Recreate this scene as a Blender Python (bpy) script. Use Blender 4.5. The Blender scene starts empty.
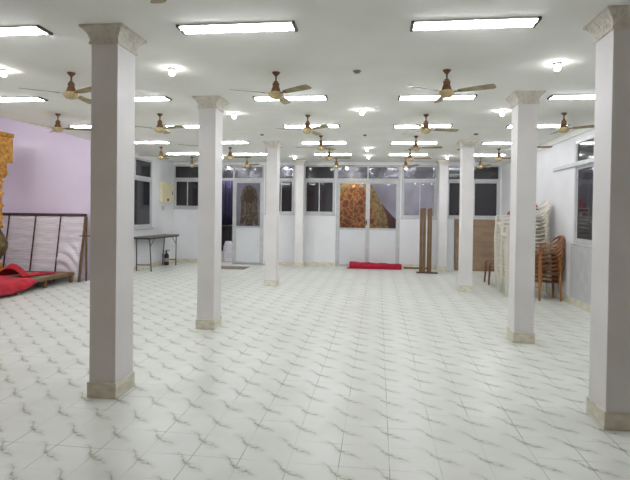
import bpy, bmesh, math, random
from math import sin, cos, pi, radians
from mathutils import Vector, Matrix
random.seed(7)
COL = bpy.context.scene.collection
H = 2.936          # ceiling height
YB = 14.15         # back wall
XL = -5.95         # left wall
XR = 3.30          # right wall

# ------------------------------------------------------------ materials
def new_mat(name):
    m = bpy.data.materials.new(name); m.use_nodes = True
    nt = m.node_tree
    return m, nt, nt.nodes['Principled BSDF']

def N(nt, t, **kw):
    n = nt.nodes.new(t)
    for k, v in kw.items(): setattr(n, k, v)
    return n

def srgb(r, g, b):
    def f(c):
        c /= 255
        return c/12.92 if c <= .04045 else ((c+.055)/1.055)**2.4
    return (f(r), f(g), f(b), 1)

def mat(name, c1, c2=None, scale=8, rough=.6, metal=0, bump=0, bscale=None, stretch=(1,1,1), lo=.35, hi=.65, coat=0):
    m, nt, b = new_mat(name)
    b.inputs['Roughness'].default_value = rough
    b.inputs['Metallic'].default_value = metal
    if coat: b.inputs['Coat Weight'].default_value = coat
    tc = N(nt, 'ShaderNodeTexCoord'); mp = N(nt, 'ShaderNodeMapping')
    mp.inputs['Scale'].default_value = stretch
    nt.links.new(tc.outputs['Object'], mp.inputs['Vector'])
    no = N(nt, 'ShaderNodeTexNoise'); no.inputs['Scale'].default_value = scale
    no.inputs['Detail'].default_value = 6
    nt.links.new(mp.outputs[0], no.inputs['Vector'])
    r = N(nt, 'ShaderNodeValToRGB')
    r.color_ramp.elements[0].position = lo; r.color_ramp.elements[1].position = hi
    r.color_ramp.elements[0].color = c1; r.color_ramp.elements[1].color = c2 or c1
    nt.links.new(no.outputs['Fac'], r.inputs[0]); nt.links.new(r.outputs[0], b.inputs['Base Color'])
    if bump:
        n2 = N(nt, 'ShaderNodeTexNoise'); n2.inputs['Scale'].default_value = bscale or scale*3
        n2.inputs['Detail'].default_value = 5
        nt.links.new(mp.outputs[0], n2.inputs['Vector'])
        bp = N(nt, 'ShaderNodeBump'); bp.inputs['Strength'].default_value = bump
        bp.inputs['Distance'].default_value = .02
        nt.links.new(n2.outputs['Fac'], bp.inputs['Height']); nt.links.new(bp.outputs[0], b.inputs['Normal'])
    return m

def emit(name, col, s):
    m, nt, b = new_mat(name)
    b.inputs['Base Color'].default_value = (.9,.9,.9,1)
    b.inputs['Emission Color'].default_value = col
    b.inputs['Emission Strength'].default_value = s
    return m

def glass(name, tint, rough=.04, milk=0, milkcol=(.5,.5,.55,1)):
    m = bpy.data.materials.new(name); m.use_nodes = True
    nt = m.node_tree; nt.nodes.clear()
    out = N(nt, 'ShaderNodeOutputMaterial')
    tr = N(nt, 'ShaderNodeBsdfTransparent')
    no = N(nt, 'ShaderNodeTexNoise'); no.inputs['Scale'].default_value = 3
    tc = N(nt, 'ShaderNodeTexCoord'); nt.links.new(tc.outputs['Object'], no.inputs['Vector'])
    mx = N(nt, 'ShaderNodeMix', data_type='RGBA')
    mx.inputs[6].default_value = tint; mx.inputs[7].default_value = tuple(.8*c for c in tint[:3])+(1,)
    nt.links.new(no.outputs['Fac'], mx.inputs[0]); nt.links.new(mx.outputs[2], tr.inputs['Color'])
    gl = N(nt, 'ShaderNodeBsdfGlossy'); gl.inputs['Roughness'].default_value = rough
    gl.inputs['Color'].default_value = (.9,.9,.92,1)
    df = N(nt, 'ShaderNodeBsdfDiffuse'); df.inputs['Color'].default_value = milkcol
    m1 = N(nt, 'ShaderNodeMixShader'); m1.inputs[0].default_value = milk
    nt.links.new(tr.outputs[0], m1.inputs[1]); nt.links.new(df.outputs[0], m1.inputs[2])
    fr = N(nt, 'ShaderNodeFresnel'); fr.inputs['IOR'].default_value = 1.5
    m2 = N(nt, 'ShaderNodeMixShader'); nt.links.new(fr.outputs[0], m2.inputs[0])
    nt.links.new(m1.outputs[0], m2.inputs[1]); nt.links.new(gl.outputs[0], m2.inputs[2])
    nt.links.new(m2.outputs[0], out.inputs[0])
    return m

def math_node(nt, op, a, b=None, c=None, clamp=False):
    n = N(nt, 'ShaderNodeMath', operation=op, use_clamp=clamp)
    for i, v in enumerate((a, b, c)):
        if v is None: continue
        if isinstance(v, (int, float)): n.inputs[i].default_value = v
        else: nt.links.new(v, n.inputs[i])
    return n.outputs[0]

def smooth(nt, x, a, b, o0, o1):
    n = N(nt, 'ShaderNodeMapRange', interpolation_type='SMOOTHSTEP')
    nt.links.new(x, n.inputs[0])
    for i, v in enumerate((a, b, o0, o1)): n.inputs[i+1].default_value = v
    return n.outputs[0]

def floor_mat():
    m, nt, b = new_mat('marbled_floor_tile')
    tc = N(nt, 'ShaderNodeTexCoord'); sp = N(nt, 'ShaderNodeSeparateXYZ')
    nt.links.new(tc.outputs['Object'], sp.inputs[0])
    M = lambda *a, **k: math_node(nt, *a, **k)
    u = M('DIVIDE', M('ADD', sp.outputs[0], .806), .298)
    v = M('DIVIDE', M('SUBTRACT', sp.outputs[1], 2.846), .2915)
    fu0 = M('FRACT', u); fv0 = M('FRACT', v)
    # per tile printed pattern: the same warp on every tile
    cv = N(nt, 'ShaderNodeCombineXYZ'); nt.links.new(fu0, cv.inputs[0]); nt.links.new(fv0, cv.inputs[1])
    wn = N(nt, 'ShaderNodeTexNoise'); wn.inputs['Scale'].default_value = 6; wn.inputs['Detail'].default_value = 5
    nt.links.new(cv.outputs[0], wn.inputs['Vector'])
    gn = N(nt, 'ShaderNodeTexNoise'); gn.inputs['Scale'].default_value = 7; gn.inputs['Detail'].default_value = 4
    nt.links.new(tc.outputs['Object'], gn.inputs['Vector'])
    up = M('FRACT', M('ADD', u, .46))
    fc = N(nt, 'ShaderNodeFloatCurve')
    cu = fc.mapping.curves[0]
    pts = [(0,.99),(.10,.95),(.22,.86),(.34,.68),(.46,.5),(.70,.39),(.90,.30),(1,.27)]
    cu.points[0].location = pts[0]; cu.points[1].location = pts[-1]
    for p in pts[1:-1]: cu.points.new(*p)
    for p in cu.points: p.handle_type = 'VECTOR'
    fc.mapping.update()
    nt.links.new(up, fc.inputs['Value'])
    d = M('SUBTRACT', v, fc.outputs[0])          # v - (f+.5)
    d = M('ADD', d, M('MULTIPLY', M('SUBTRACT', wn.outputs['Fac'], .5), .30))
    d = M('ADD', d, M('MULTIPLY', M('SUBTRACT', gn.outputs['Fac'], .5), .16))
    d = M('FRACT', d)                            # vein where fract(d) == .5
    d = M('ABSOLUTE', M('SUBTRACT', d, .5))
    env = M('MULTIPLY', smooth(nt, up, -.08, .40, .12, 1), smooth(nt, up, .66, 1.0, 1, .0))
    core = smooth(nt, d, .004, .055, 1, 0)
    halo = smooth(nt, d, .0, .22, 1, 0)
    vein = M('MULTIPLY', env, M('ADD', M('MULTIPLY', core, .60), M('MULTIPLY', halo, .32)))
    gn2 = N(nt, 'ShaderNodeTexNoise'); gn2.inputs['Scale'].default_value = 26; gn2.inputs['Detail'].default_value = 3
    nt.links.new(tc.outputs['Object'], gn2.inputs['Vector'])
    vein = M('MULTIPLY', vein, smooth(nt, gn2.outputs['Fac'], .3, .6, .45, 1.1), clamp=True)
    # joints
    du = M('ABSOLUTE', M('SUBTRACT', M('FRACT', M('ADD', u, .5)), .5))
    dv = M('ABSOLUTE', M('SUBTRACT', M('FRACT', M('ADD', v, .13)), .5))
    gn3 = N(nt, 'ShaderNodeTexNoise'); gn3.inputs['Scale'].default_value = 2.2
    nt.links.new(tc.outputs['Object'], gn3.inputs['Vector'])
    ju = M('MULTIPLY', smooth(nt, du, .004, .013, 1, 0), smooth(nt, gn3.outputs['Fac'], .42, .62, .2, .85))
    jv = M('MULTIPLY', smooth(nt, dv, .004, .013, 1, 0), smooth(nt, gn3.outputs['Fac'], .45, .66, .05, .75))
    j = M('MAXIMUM', ju, jv)
    mx = N(nt, 'ShaderNodeMix', data_type='RGBA')
    # soft cloudiness
    r = N(nt, 'ShaderNodeValToRGB')
    r.color_ramp.elements[0].color = srgb(220,223,212); r.color_ramp.elements[1].color = srgb(229,231,223)
    r.color_ramp.elements[0].position = .35; r.color_ramp.elements[1].position = .6
    nt.links.new(gn3.outputs['Fac'], r.inputs[0])
    nt.links.new(r.outputs[0], mx.inputs[6]); mx.inputs[7].default_value = srgb(138,150,118)
    nt.links.new(vein, mx.inputs[0])
    m2 = N(nt, 'ShaderNodeMix', data_type='RGBA')
    nt.links.new(mx.outputs[2], m2.inputs[6]); m2.inputs[7].default_value = srgb(120,120,112)
    nt.links.new(j, m2.inputs[0])
    nt.links.new(m2.outputs[2], b.inputs['Base Color'])
    b.inputs['Roughness'].default_value = .33
    b.inputs['Specular IOR Level'].default_value = .5
    return m

def ornate_mat(name, c_dark, c_mid, c_gold, sc=9):
    m, nt, b = new_mat(name)
    tc = N(nt, 'ShaderNodeTexCoord')
    vo = N(nt, 'ShaderNodeTexVoronoi', feature='DISTANCE_TO_EDGE'); vo.inputs['Scale'].default_value = sc
    no = N(nt, 'ShaderNodeTexNoise'); no.inputs['Scale'].default_value = sc*.5; no.inputs['Distortion'].default_value = 1.5
    ad = N(nt, 'ShaderNodeMix', data_type='RGBA'); ad.inputs[0].default_value = .25
    nt.links.new(tc.outputs['Object'], no.inputs['Vector'])
    nt.links.new(tc.outputs['Object'], ad.inputs[6]); nt.links.new(no.outputs['Color'], ad.inputs[7])
    nt.links.new(ad.outputs[2], vo.inputs['Vector'])
    r = N(nt, 'ShaderNodeValToRGB'); e = r.color_ramp.elements
    e[0].position = .02; e[0].color = c_gold; e[1].position = .45; e[1].color = c_dark
    x = e.new(.12); x.color = c_mid
    nt.links.new(vo.outputs['Distance'], r.inputs[0]); nt.links.new(r.outputs[0], b.inputs['Base Color'])
    b.inputs['Roughness'].default_value = .5
    bp = N(nt, 'ShaderNodeBump'); bp.inputs['Strength'].default_value = .5; bp.inputs['Distance'].default_value = .02
    nt.links.new(vo.outputs['Distance'], bp.inputs['Height']); nt.links.new(bp.outputs[0], b.inputs['Normal'])
    return m

M_floor = floor_mat()
M_ceil = mat('ceiling_paint', srgb(238,238,232), srgb(243,243,238), 2, .8, bump=.05, bscale=60)
M_wall = mat('white_wall_paint', srgb(226,226,228), srgb(233,233,234), 1.5, .7, bump=.04, bscale=50)
M_mauve = mat('lilac_wall_paint', srgb(229,218,237), srgb(234,224,241), 1.2, .7)
M_warm = mat('warm_bounce_wall_paint', srgb(214,160,130), srgb(222,168,138), 1.2, .8)  # tinted so the unseen wall bounces warm light onto the column fronts
M_col = mat('column_paint', srgb(226,223,221), srgb(233,230,228), 2.5, .6, bump=.04, bscale=40)
M_cap = mat('carved_plaster', srgb(204,196,182), srgb(226,221,210), 22, .75, bump=.9, bscale=34, lo=.3, hi=.6)
M_skirt = mat('skirting_marble', srgb(206,200,178), srgb(230,226,210), 9, .4, stretch=(1,1,2.5))
M_alu = mat('aluminium_frame', srgb(186,188,188), srgb(200,201,200), 6, .45, metal=.15)
M_panel = mat('white_laminate', srgb(214,216,218), srgb(222,224,225), 1.5, .45)
M_dark_end = mat('grey_metal_end', srgb(86,82,76), srgb(104,100,92), 30, .5, metal=.3)
M_tray = mat('fixture_white_enamel', srgb(200,200,202), srgb(214,214,216), 20, .4)
M_tube = emit('fluorescent_tube', (.93,.95,1,1), 39.0)
M_bulb = emit('lit_bulb', (1,.99,.97,1), 42)
M_cbulb = emit('corridor_lit_bulb', (.95,.95,1,1), 520)
M_fitting = mat('bulb_holder_plastic', srgb(112,108,98), srgb(140,134,122), 30, .5)
M_bronze = mat('fan_bronze', srgb(92,62,38), srgb(126,90,56), 40, .42, metal=.35)
M_gold = mat('fan_gold', srgb(172,152,108), srgb(200,182,138), 40, .4, metal=.3)
M_blade = mat('fan_blade_gold', srgb(140,126,90), srgb(166,152,114), 12, .45, metal=.2, stretch=(1,1,1))
M_steel = mat('dark_steel_tube', srgb(62,60,58), srgb(84,82,80), 30, .4, metal=.6)
M_tabletop = mat('worn_table_laminate', srgb(96,92,88), srgb(124,118,110), 9, .5, stretch=(1,5,1))
M_wood = mat('brown_wood', srgb(88,64,42), srgb(128,98,66), 10, .55, stretch=(8,8,.6))
M_woodh = mat('brown_wood_rail', srgb(92,66,44), srgb(134,100,66), 10, .55, stretch=(3,.8,8))
M_darkwood = mat('dark_wood_rail', srgb(58,34,28), srgb(86,54,44), 10, .55, stretch=(.6,4,6))
M_ply = mat('plywood_sheet', srgb(126,104,82), srgb(148,124,98), 2.4, .65, stretch=(1,1,3))
M_red = mat('red_cloth', srgb(160,24,38), srgb(188,38,52), 5, .85, bump=.3, bscale=25)
M_redroll = mat('red_carpet', srgb(158,20,44), srgb(186,32,58), 14, .95, bump=.6, bscale=120)
M_cloth = mat('white_backdrop_cloth', srgb(214,208,214), srgb(238,233,236), 7, .9, stretch=(.6,1,9), bump=.5, bscale=9)
M_ochre = mat('carved_gilt_wood', srgb(170,112,30), srgb(222,170,70), 16, .45, bump=.8, bscale=24, metal=.1)
M_bronzevase = mat('aged_brass_vase', srgb(86,74,44), srgb(122,104,62), 12, .4, metal=.3)
M_white_pl = mat('cream_plastic', srgb(224,219,202), srgb(234,230,216), 8, .42)
M_brown_pl = mat('tan_brown_plastic', srgb(142,92,52), srgb(160,108,64), 8, .42)
M_brown_pl2 = mat('dark_brown_plastic', srgb(104,60,40), srgb(124,74,50), 8, .42)
M_cream = mat('cream_enamel', srgb(222,214,176), srgb(230,222,188), 6, .5)
M_black = mat('black_plastic', srgb(26,24,26), srgb(40,38,40), 20, .45)
M_extred = mat('extinguisher_black_red', srgb(44,20,22), srgb(62,28,28), 20, .35)
M_extlabel = mat('extinguisher_label', srgb(150,140,146), srgb(170,160,164), 20, .5)
M_matbrown = mat('doormat_fibre', srgb(120,108,92), srgb(160,148,130), 40, .95, bump=.6, bscale=160)
M_corr = mat('corridor_paint', srgb(224,222,230), srgb(232,230,236), 1.5, .8)
M_lilacb = mat('lilac_board', srgb(222,220,236), srgb(230,228,242), 2, .7)
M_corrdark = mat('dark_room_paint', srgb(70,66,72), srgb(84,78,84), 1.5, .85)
M_purple = mat('purple_curtain', srgb(34,28,50), srgb(52,44,74), 5, .9, stretch=(7,1,.4))
M_maroon = mat('maroon_board', srgb(84,40,46), srgb(104,54,58), 4, .7)
M_ornate = ornate_mat('carved_orange_panel', srgb(110,48,22), srgb(172,92,40), srgb(222,166,84), 7)
M_ornate_rim = ornate_mat('gilt_border', srgb(92,70,34), srgb(160,128,64), srgb(214,186,112), 10)
M_arch = ornate_mat('gilt_wall_hanging', srgb(86,72,50), srgb(132,112,80), srgb(196,182,146), 12)
G_dark = glass('dark_tinted_glass', (.10,.10,.115,1), milk=.07, milkcol=(.5,.47,.55,1))
G_clear = glass('clear_glass', (.86,.86,.88,1), milk=.03)
G_frost = glass('dusty_transom_glass', (.42,.42,.46,1), rough=.1, milk=.22)
G_smoke = glass('smoked_transom_glass', (.2,.2,.21,1), rough=.08, milk=.06)

# ------------------------------------------------------------ mesh helpers
def bm_new(): return bmesh.new()

def bx(bm, x0, x1, y0, y1, z0, z1, bev=0, mtx=None):
    r = bmesh.ops.create_cube(bm, size=1)
    vs = r['verts']
    for v in vs:
        v.co = Vector(((x0+x1)/2+v.co.x*(x1-x0), (y0+y1)/2+v.co.y*(y1-y0), (z0+z1)/2+v.co.z*(z1-z0)))
    if bev:
        es = list({e for v in vs for e in v.link_edges})
        rb = bmesh.ops.bevel(bm, geom=es, offset=bev, segments=2, affect='EDGES', profile=.5)
        vs = list({v for f in rb['faces'] for v in f.verts} | {v for v in vs if v.is_valid})
    if mtx is not None:
        bmesh.ops.transform(bm, matrix=mtx, verts=vs)
    return vs

def lathe(bm, prof, n=20, c=(0,0,0), cap=True):
    rings = []
    for r, z in prof:
        rings.append([bm.verts.new((c[0]+r*cos(2*pi*i/n), c[1]+r*sin(2*pi*i/n), c[2]+z)) for i in range(n)])
    for a, b in zip(rings, rings[1:]):
        for i in range(n):
            f = bm.faces.new((a[i], a[(i+1)%n], b[(i+1)%n], b[i])); f.smooth = True
    if cap:
        try: bm.faces.new(rings[0][::-1]); bm.faces.new(rings[-1])
        except ValueError: pass
    bmesh.ops.recalc_face_normals(bm, faces=bm.faces[:])

def tube(bm, pts, rad, n=8):
    pts = [Vector(p) for p in pts]
    rings = []
    for i, p in enumerate(pts):
        t = (pts[min(i+1, len(pts)-1)] - pts[max(i-1, 0)]).normalized()
        a = Vector((0,0,1)) if abs(t.z) < .9 else Vector((1,0,0))
        u = t.cross(a).normalized(); w = t.cross(u)
        r = rad[i] if isinstance(rad, (list, tuple)) else rad
        rings.append([bm.verts.new(p + r*(cos(2*pi*k/n)*u + sin(2*pi*k/n)*w)) for k in range(n)])
    for a, b in zip(rings, rings[1:]):
        for k in range(n):
            f = bm.faces.new((a[k], a[(k+1)%n], b[(k+1)%n], b[k])); f.smooth = True
    bm.faces.new(rings[0][::-1]); bm.faces.new(rings[-1])
    bmesh.ops.recalc_face_normals(bm, faces=bm.faces[:])

def prism(bm, pts, axis, a, b):
    """polygon pts (2D) extruded along axis from a to b"""
    def P(p, t):
        return {'x': (t, p[0], p[1]), 'y': (p[0], t, p[1]), 'z': (p[0], p[1], t)}[axis]
    A = [bm.verts.new(P(p, a)) for p in pts]; B = [bm.verts.new(P(p, b)) for p in pts]
    n = len(pts)
    for i in range(n): bm.faces.new((A[i], A[(i+1)%n], B[(i+1)%n], B[i]))
    bm.faces.new(A[::-1]); bm.faces.new(B)
    bmesh.ops.recalc_face_normals(bm, faces=bm.faces[:])

def grid_solid(bm, nu, nv, fn, th):
    """surface fn(u,v) thickened by th along its normal"""
    P = [[Vector(fn(i/nu, j/nv)) for j in range(nv+1)] for i in range(nu+1)]
    def nrm(i, j):
        a = P[min(i+1,nu)][j]-P[max(i-1,0)][j]; b = P[i][min(j+1,nv)]-P[i][max(j-1,0)]
        return a.cross(b).normalized()
    T = [[bm.verts.new(P[i][j]+nrm(i,j)*th/2) for j in range(nv+1)] for i in range(nu+1)]
    B = [[bm.verts.new(P[i][j]-nrm(i,j)*th/2) for j in range(nv+1)] for i in range(nu+1)]
    for i in range(nu):
        for j in range(nv):
            f = bm.faces.new((T[i][j],T[i+1][j],T[i+1][j+1],T[i][j+1])); f.smooth = True
            f = bm.faces.new((B[i][j],B[i][j+1],B[i+1][j+1],B[i+1][j])); f.smooth = True
    for i in range(nu):
        bm.faces.new((T[i][0],B[i][0],B[i+1][0],T[i+1][0])); bm.faces.new((T[i][nv],T[i+1][nv],B[i+1][nv],B[i][nv]))
    for j in range(nv):
        bm.faces.new((T[0][j],T[0][j+1],B[0][j+1],B[0][j])); bm.faces.new((T[nu][j],B[nu][j],B[nu][j+1],T[nu][j+1]))
    bmesh.ops.recalc_face_normals(bm, faces=bm.faces[:])

def obj(name, bm, m, parent=None, loc=None):
    me = bpy.data.meshes.new(name); bm.to_mesh(me); bm.free()
    me.materials.append(m)
    o = bpy.data.objects.new(name, me); COL.objects.link(o)
    if parent is not None: o.parent = parent
    if loc is not None: o.location = loc
    return o

def tag(o, label, cat, group=None):
    o['label'] = label; o['category'] = cat
    if group: o['group'] = group
    return o

def thing(name, label, cat, loc=(0,0,0), rz=0, group=None):
    o = bpy.data.objects.new(name, None); COL.objects.link(o)
    o.empty_display_size = .1
    o.location = loc; o.rotation_euler = (0,0,rz)
    return tag(o, label, cat, group)

def struct(name, bm, m, parent=None):
    o = obj(name, bm, m, parent)
    if parent is None: o['kind'] = 'structure'
    return o

def struct_empty(name, loc=(0,0,0)):
    o = bpy.data.objects.new(name, None); COL.objects.link(o); o.location = loc
    o.empty_display_size = .1; o['kind'] = 'structure'
    return o

def box_obj(name, m, parent, *dims, bev=0):
    bm = bm_new(); bx(bm, *dims, bev=bev); return obj(name, bm, m, parent)

def dup(root, label=None):
    r = root.copy(); COL.objects.link(r)
    for k in ('label','category','group'):
        if k in root: r[k] = root[k]
    if label: r['label'] = label
    for ch in list(root.children):
        c = ch.copy(); COL.objects.link(c); c.parent = r
        for g in list(ch.children):
            d = g.copy(); COL.objects.link(d); d.parent = c
    return r

# ------------------------------------------------------------ room shell
YF = -2.6; XS = -9.6; YR = 10.05; HS = 3.75
bm = bm_new(); bx(bm, XS, XR+.2, YF, 17.0, -.1, 0); struct('floor', bm, M_floor)
bm = bm_new(); bx(bm, -5.9, XR+.2, YF, YB+.15, H, H+.12); bx(bm, XL-.15, -5.9, YR+.121, YB+.15, H, H+.12); struct('ceiling', bm, M_ceil)
bm = bm_new()                                       # higher ceiling over the side bay, and its fascia
bx(bm, XS, -5.9, YF, YR+.1, HS, HS+.1); bx(bm, -5.9, -5.75, YF, YR+.1, H+.12, HS+.1)
struct('ceiling_side', bm, M_ceil)
bm = bm_new(); bx(bm, XS-.1, XS, YF, YR+.1, 0, HS); struct('wall_side', bm, M_mauve)
bm = bm_new(); bx(bm, XS, XL+.0, YR, YR+.12, 0, HS); struct('wall_return', bm, M_mauve)
bm = bm_new(); bx(bm, XS, XR+.2, YF-.1, YF, 0, HS); struct('wall_front', bm, M_warm)

# left wall with window opening Y 10.75..12.76, z 1.06..2.83
bm = bm_new()
WLy0, WLy1, WLz0, WLz1 = 10.75, 12.76, 1.06, 2.82
bx(bm, XL-.15, XL, YR+.12, WLy0, 0, H); bx(bm, XL-.15, XL, WLy1, YB+.15, 0, H)
bx(bm, XL-.15, XL, WLy0, WLy1, 0, WLz0); bx(bm, XL-.15, XL, WLy0, WLy1, WLz1, H)
struct('wall_left', bm, M_wall)
# right wall with window opening
WRy0, WRy1, WRz0, WRz1 = 6.9, 9.07, 1.04, 2.77
bm = bm_new()
bx(bm, XR, XR+.15, YF, WRy0, 0, H); bx(bm, XR, XR+.15, WRy1, YB+.15, 0, H)
bx(bm, XR, XR+.15, WRy0, WRy1, 0, WRz0); bx(bm, XR, XR+.15, WRy0, WRy1, WRz1, H)
struct('wall_right', bm, M_wall)
bm = bm_new(); bx(bm, XR-.05, XR, 6.0, YB, H-.085, H); struct('trim_1', bm, M_ceil)

# back wall: bays (x0, x1, zbottom) open up to TOP
TOP = 2.85
bays = [(-5.97+.02,-4.98,1.59),(-4.92,-3.25,0),(-3.22,-2.37,1.46),(-2.10,-1.20,1.465),(-1.18,.60,0),(.63,1.60,1.395),(1.85,3.26,1.41)]
bm = bm_new()
bx(bm, XL, XR, YB, YB+.15, TOP, H)
prev = XL
for x0, x1, zb in bays:
    if x0 > prev+.002: bx(bm, prev, x0, YB, YB+.15, 0, TOP)
    if zb > 0: bx(bm, x0, x1, YB, YB+.15, 0, zb)
    prev = x1
bx(bm, prev, XR, YB, YB+.15, 0, TOP)
struct('wall_back', bm, M_wall)

# baseboards
def base(name, *d):
    bm = bm_new(); bx(bm, *d, bev=.003); struct(name, bm, M_skirt)
base('baseboard_left', XL, XL+.012, YR+.12, YB-.02, 0, .12)
base('baseboard_right', XR-.012, XR, 2.0, YB-.02, 0, .12)
bm = bm_new()
for x0, x1 in ((XL+.02,-4.95),(-3.22,-1.2),(.62,XR-.02)): bx(bm, x0, x1, YB-.012, YB, 0, .115, bev=.003)
struct('baseboard_back', bm, M_skirt)

# ------------------------------------------------------------ windows / doors in the back wall
FD0, FD1 = YB+.01, YB+.07
def ring(bm, x0, x1, z0, z1, w, y0=FD0, y1=FD1):
    bx(bm, x0, x1, y0, y1, z1-w, z1); bx(bm, x0, x1, y0, y1, z0, z0+w)
    bx(bm, x0, x0+w, y0, y1, z0+w, z1-w); bx(bm, x1-w, x1, y0, y1, z0+w, z1-w)

def back_window(n, x0, x1, z0, mulls, gt, gl, tb=2.41, tt=2.475, tmulls=()):
    w = struct_empty('window_%d' % n, ((x0+x1)/2, YB, z0))
    ox, oz = (x0+x1)/2, z0
    def L(b):
        bmesh.ops.translate(b, verts=b.verts[:], vec=(-ox,-YB,-oz)); return b
    b = bm_new(); ring(b, x0, x1, z0, TOP, .045)
    bx(b, x0+.045, x1-.045, FD0-.01, FD1, tb-.02, tt)
    for xm in tmulls: bx(b, xm-.02, xm+.02, FD0, FD1, tt, TOP-.045)
    obj('frame', L(b), M_alu, w)
    b = bm_new(); bx(b, x0-.02, x1+.02, YB-.03, YB+.0, z0-.035, z0-.001, bev=.004); obj('sill', L(b), M_alu, w)
    xs = [x0+.045]+list(mulls)+[x1-.045]
    for i, (a, c) in enumerate(zip(xs, xs[1:])):
        dy = .018*(i % 2)
        b = bm_new(); ring(b, a-.018*(i>0), c+.018*(c<x1-.05), z0+.045, tb-.02, .028, YB+.03+dy, YB+.05+dy)
        s = obj('sash', L(b), M_alu, w)
        b = bm_new(); bx(b, a+.01, c-.01, YB+.038+dy, YB+.042+dy, z0+.073, tb-.048)
        obj('pane', L(b), gl[i] if isinstance(gl, list) else gl, s)
    xs = [x0+.045]+list(tmulls)+[x1-.045]
    for a, c in zip(xs, xs[1:]):
        b = bm_new(); bx(b, a, c, YB+.038, YB+.042, tt, TOP-.045); obj('transom_pane', L(b), gt, w)
    return w
back_window(1, -5.945, -4.985, 1.59, [-5.54], G_smoke, G_dark)
back_window(2, -3.215, -2.375, 1.46, [-2.76], G_frost, [G_dark, G_dark])
back_window(3, -2.095, -1.205, 1.465, [-1.665], G_smoke, G_dark)
back_window(4, .635, 1.595, 1.395, [1.13], G_frost, G_clear)
back_window(5, 1.855, 3.255, 1.41, [2.585], G_smoke, G_dark)

def leaf(parent, x0, x1, o, stile=.055, handle=None, z0=.02, z1=2.39):
    def L(b): bmesh.ops.translate(b, verts=b.verts[:], vec=(-o[0],-o[1],-o[2])); return b
    b = bm_new(); ring(b, x0, x1, z0, z1, stile, YB+.015, YB+.06); bx(b, x0+stile, x1-stile, YB+.015, YB+.06, 1.04, 1.095)
    lf = obj('door_leaf', L(b), M_alu, parent)
    b = bm_new(); bx(b, x0+stile, x1-stile, YB+.03, YB+.045, z0+stile, 1.04); obj('lower_panel', L(b), M_panel, lf)
    b = bm_new(); bx(b, x0+stile, x1-stile, YB+.036, YB+.041, 1.095, z1-stile); obj('pane', L(b), G_clear, lf)
    if handle:
        b = bm_new(); bx(b, handle-.012, handle+.012, YB-.012, YB+.014, 1.17, 1.33, bev=.005)
        bx(b, handle-.02, handle+.02, YB+.004, YB+.015, 1.22, 1.28, bev=.004)
        obj('door_handle', L(b), M_black, lf)

# door 1: fixed leaf with wall hanging behind the glass, doorway standing open beside it
d = struct_empty('door_1', (-4.0, YB, 0))
def L1(b, o=(-4.0,YB,0)): bmesh.ops.translate(b, verts=b.verts[:], vec=(-o[0],-o[1],-o[2])); return b
b = bm_new(); ring(b, -4.92, -3.25, 0, TOP, .05)
b2 = bm_new()
bx(b2, -4.87, -3.30, FD0-.01, FD1, 2.40, 2.475); bx(b2, -4.165, -4.115, FD0, FD1, .001, 2.40); bx(b2, -4.165, -4.125, FD0, FD1, 2.475, TOP-.05)
b.free(); b = b2
bx(b, -4.92, -4.87, FD0, FD1, 0, TOP); bx(b, -3.30, -3.25, FD0, FD1, 0, TOP); bx(b, -4.87, -3.30, FD0, FD1, TOP-.05, TOP)
obj('door_frame', L1(b), M_alu, d)
for a, c in ((-4.87,-4.165),(-4.125,-3.30)):
    b = bm_new(); bx(b, a, c, YB+.038, YB+.042, 2.475, TOP-.05); obj('transom_pane', L1(b), G_frost, d)
leaf(d, -4.113, -3.302, (-4.0,YB,0))
# door 2: double glazed doors
d = struct_empty('door_2', (-.29, YB, 0))
b = bm_new()
bx(b, -1.18, -1.13, FD0, FD1, 0, TOP); bx(b, .55, .60, FD0, FD1, 0, TOP); bx(b, -1.13, .55, FD0, FD1, TOP-.05, TOP)
bx(b, -1.13, .55, FD0-.01, FD1, 2.40, 2.475); bx(b, -.315, -.275, FD0, FD1, 2.475, TOP-.05)
o2 = (-.29, YB, 0)
obj('door_frame', L1(b, o2), M_alu, d)
for a, c in ((-1.13,-.315),(-.275,.55)):
    b = bm_new(); bx(b, a, c, YB+.038, YB+.042, 2.475, TOP-.05); obj('transom_pane', L1(b, o2), G_frost, d)
leaf(d, -1.128, -.292, o2, handle=-.325); leaf(d, -.288, .548, o2)

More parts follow.
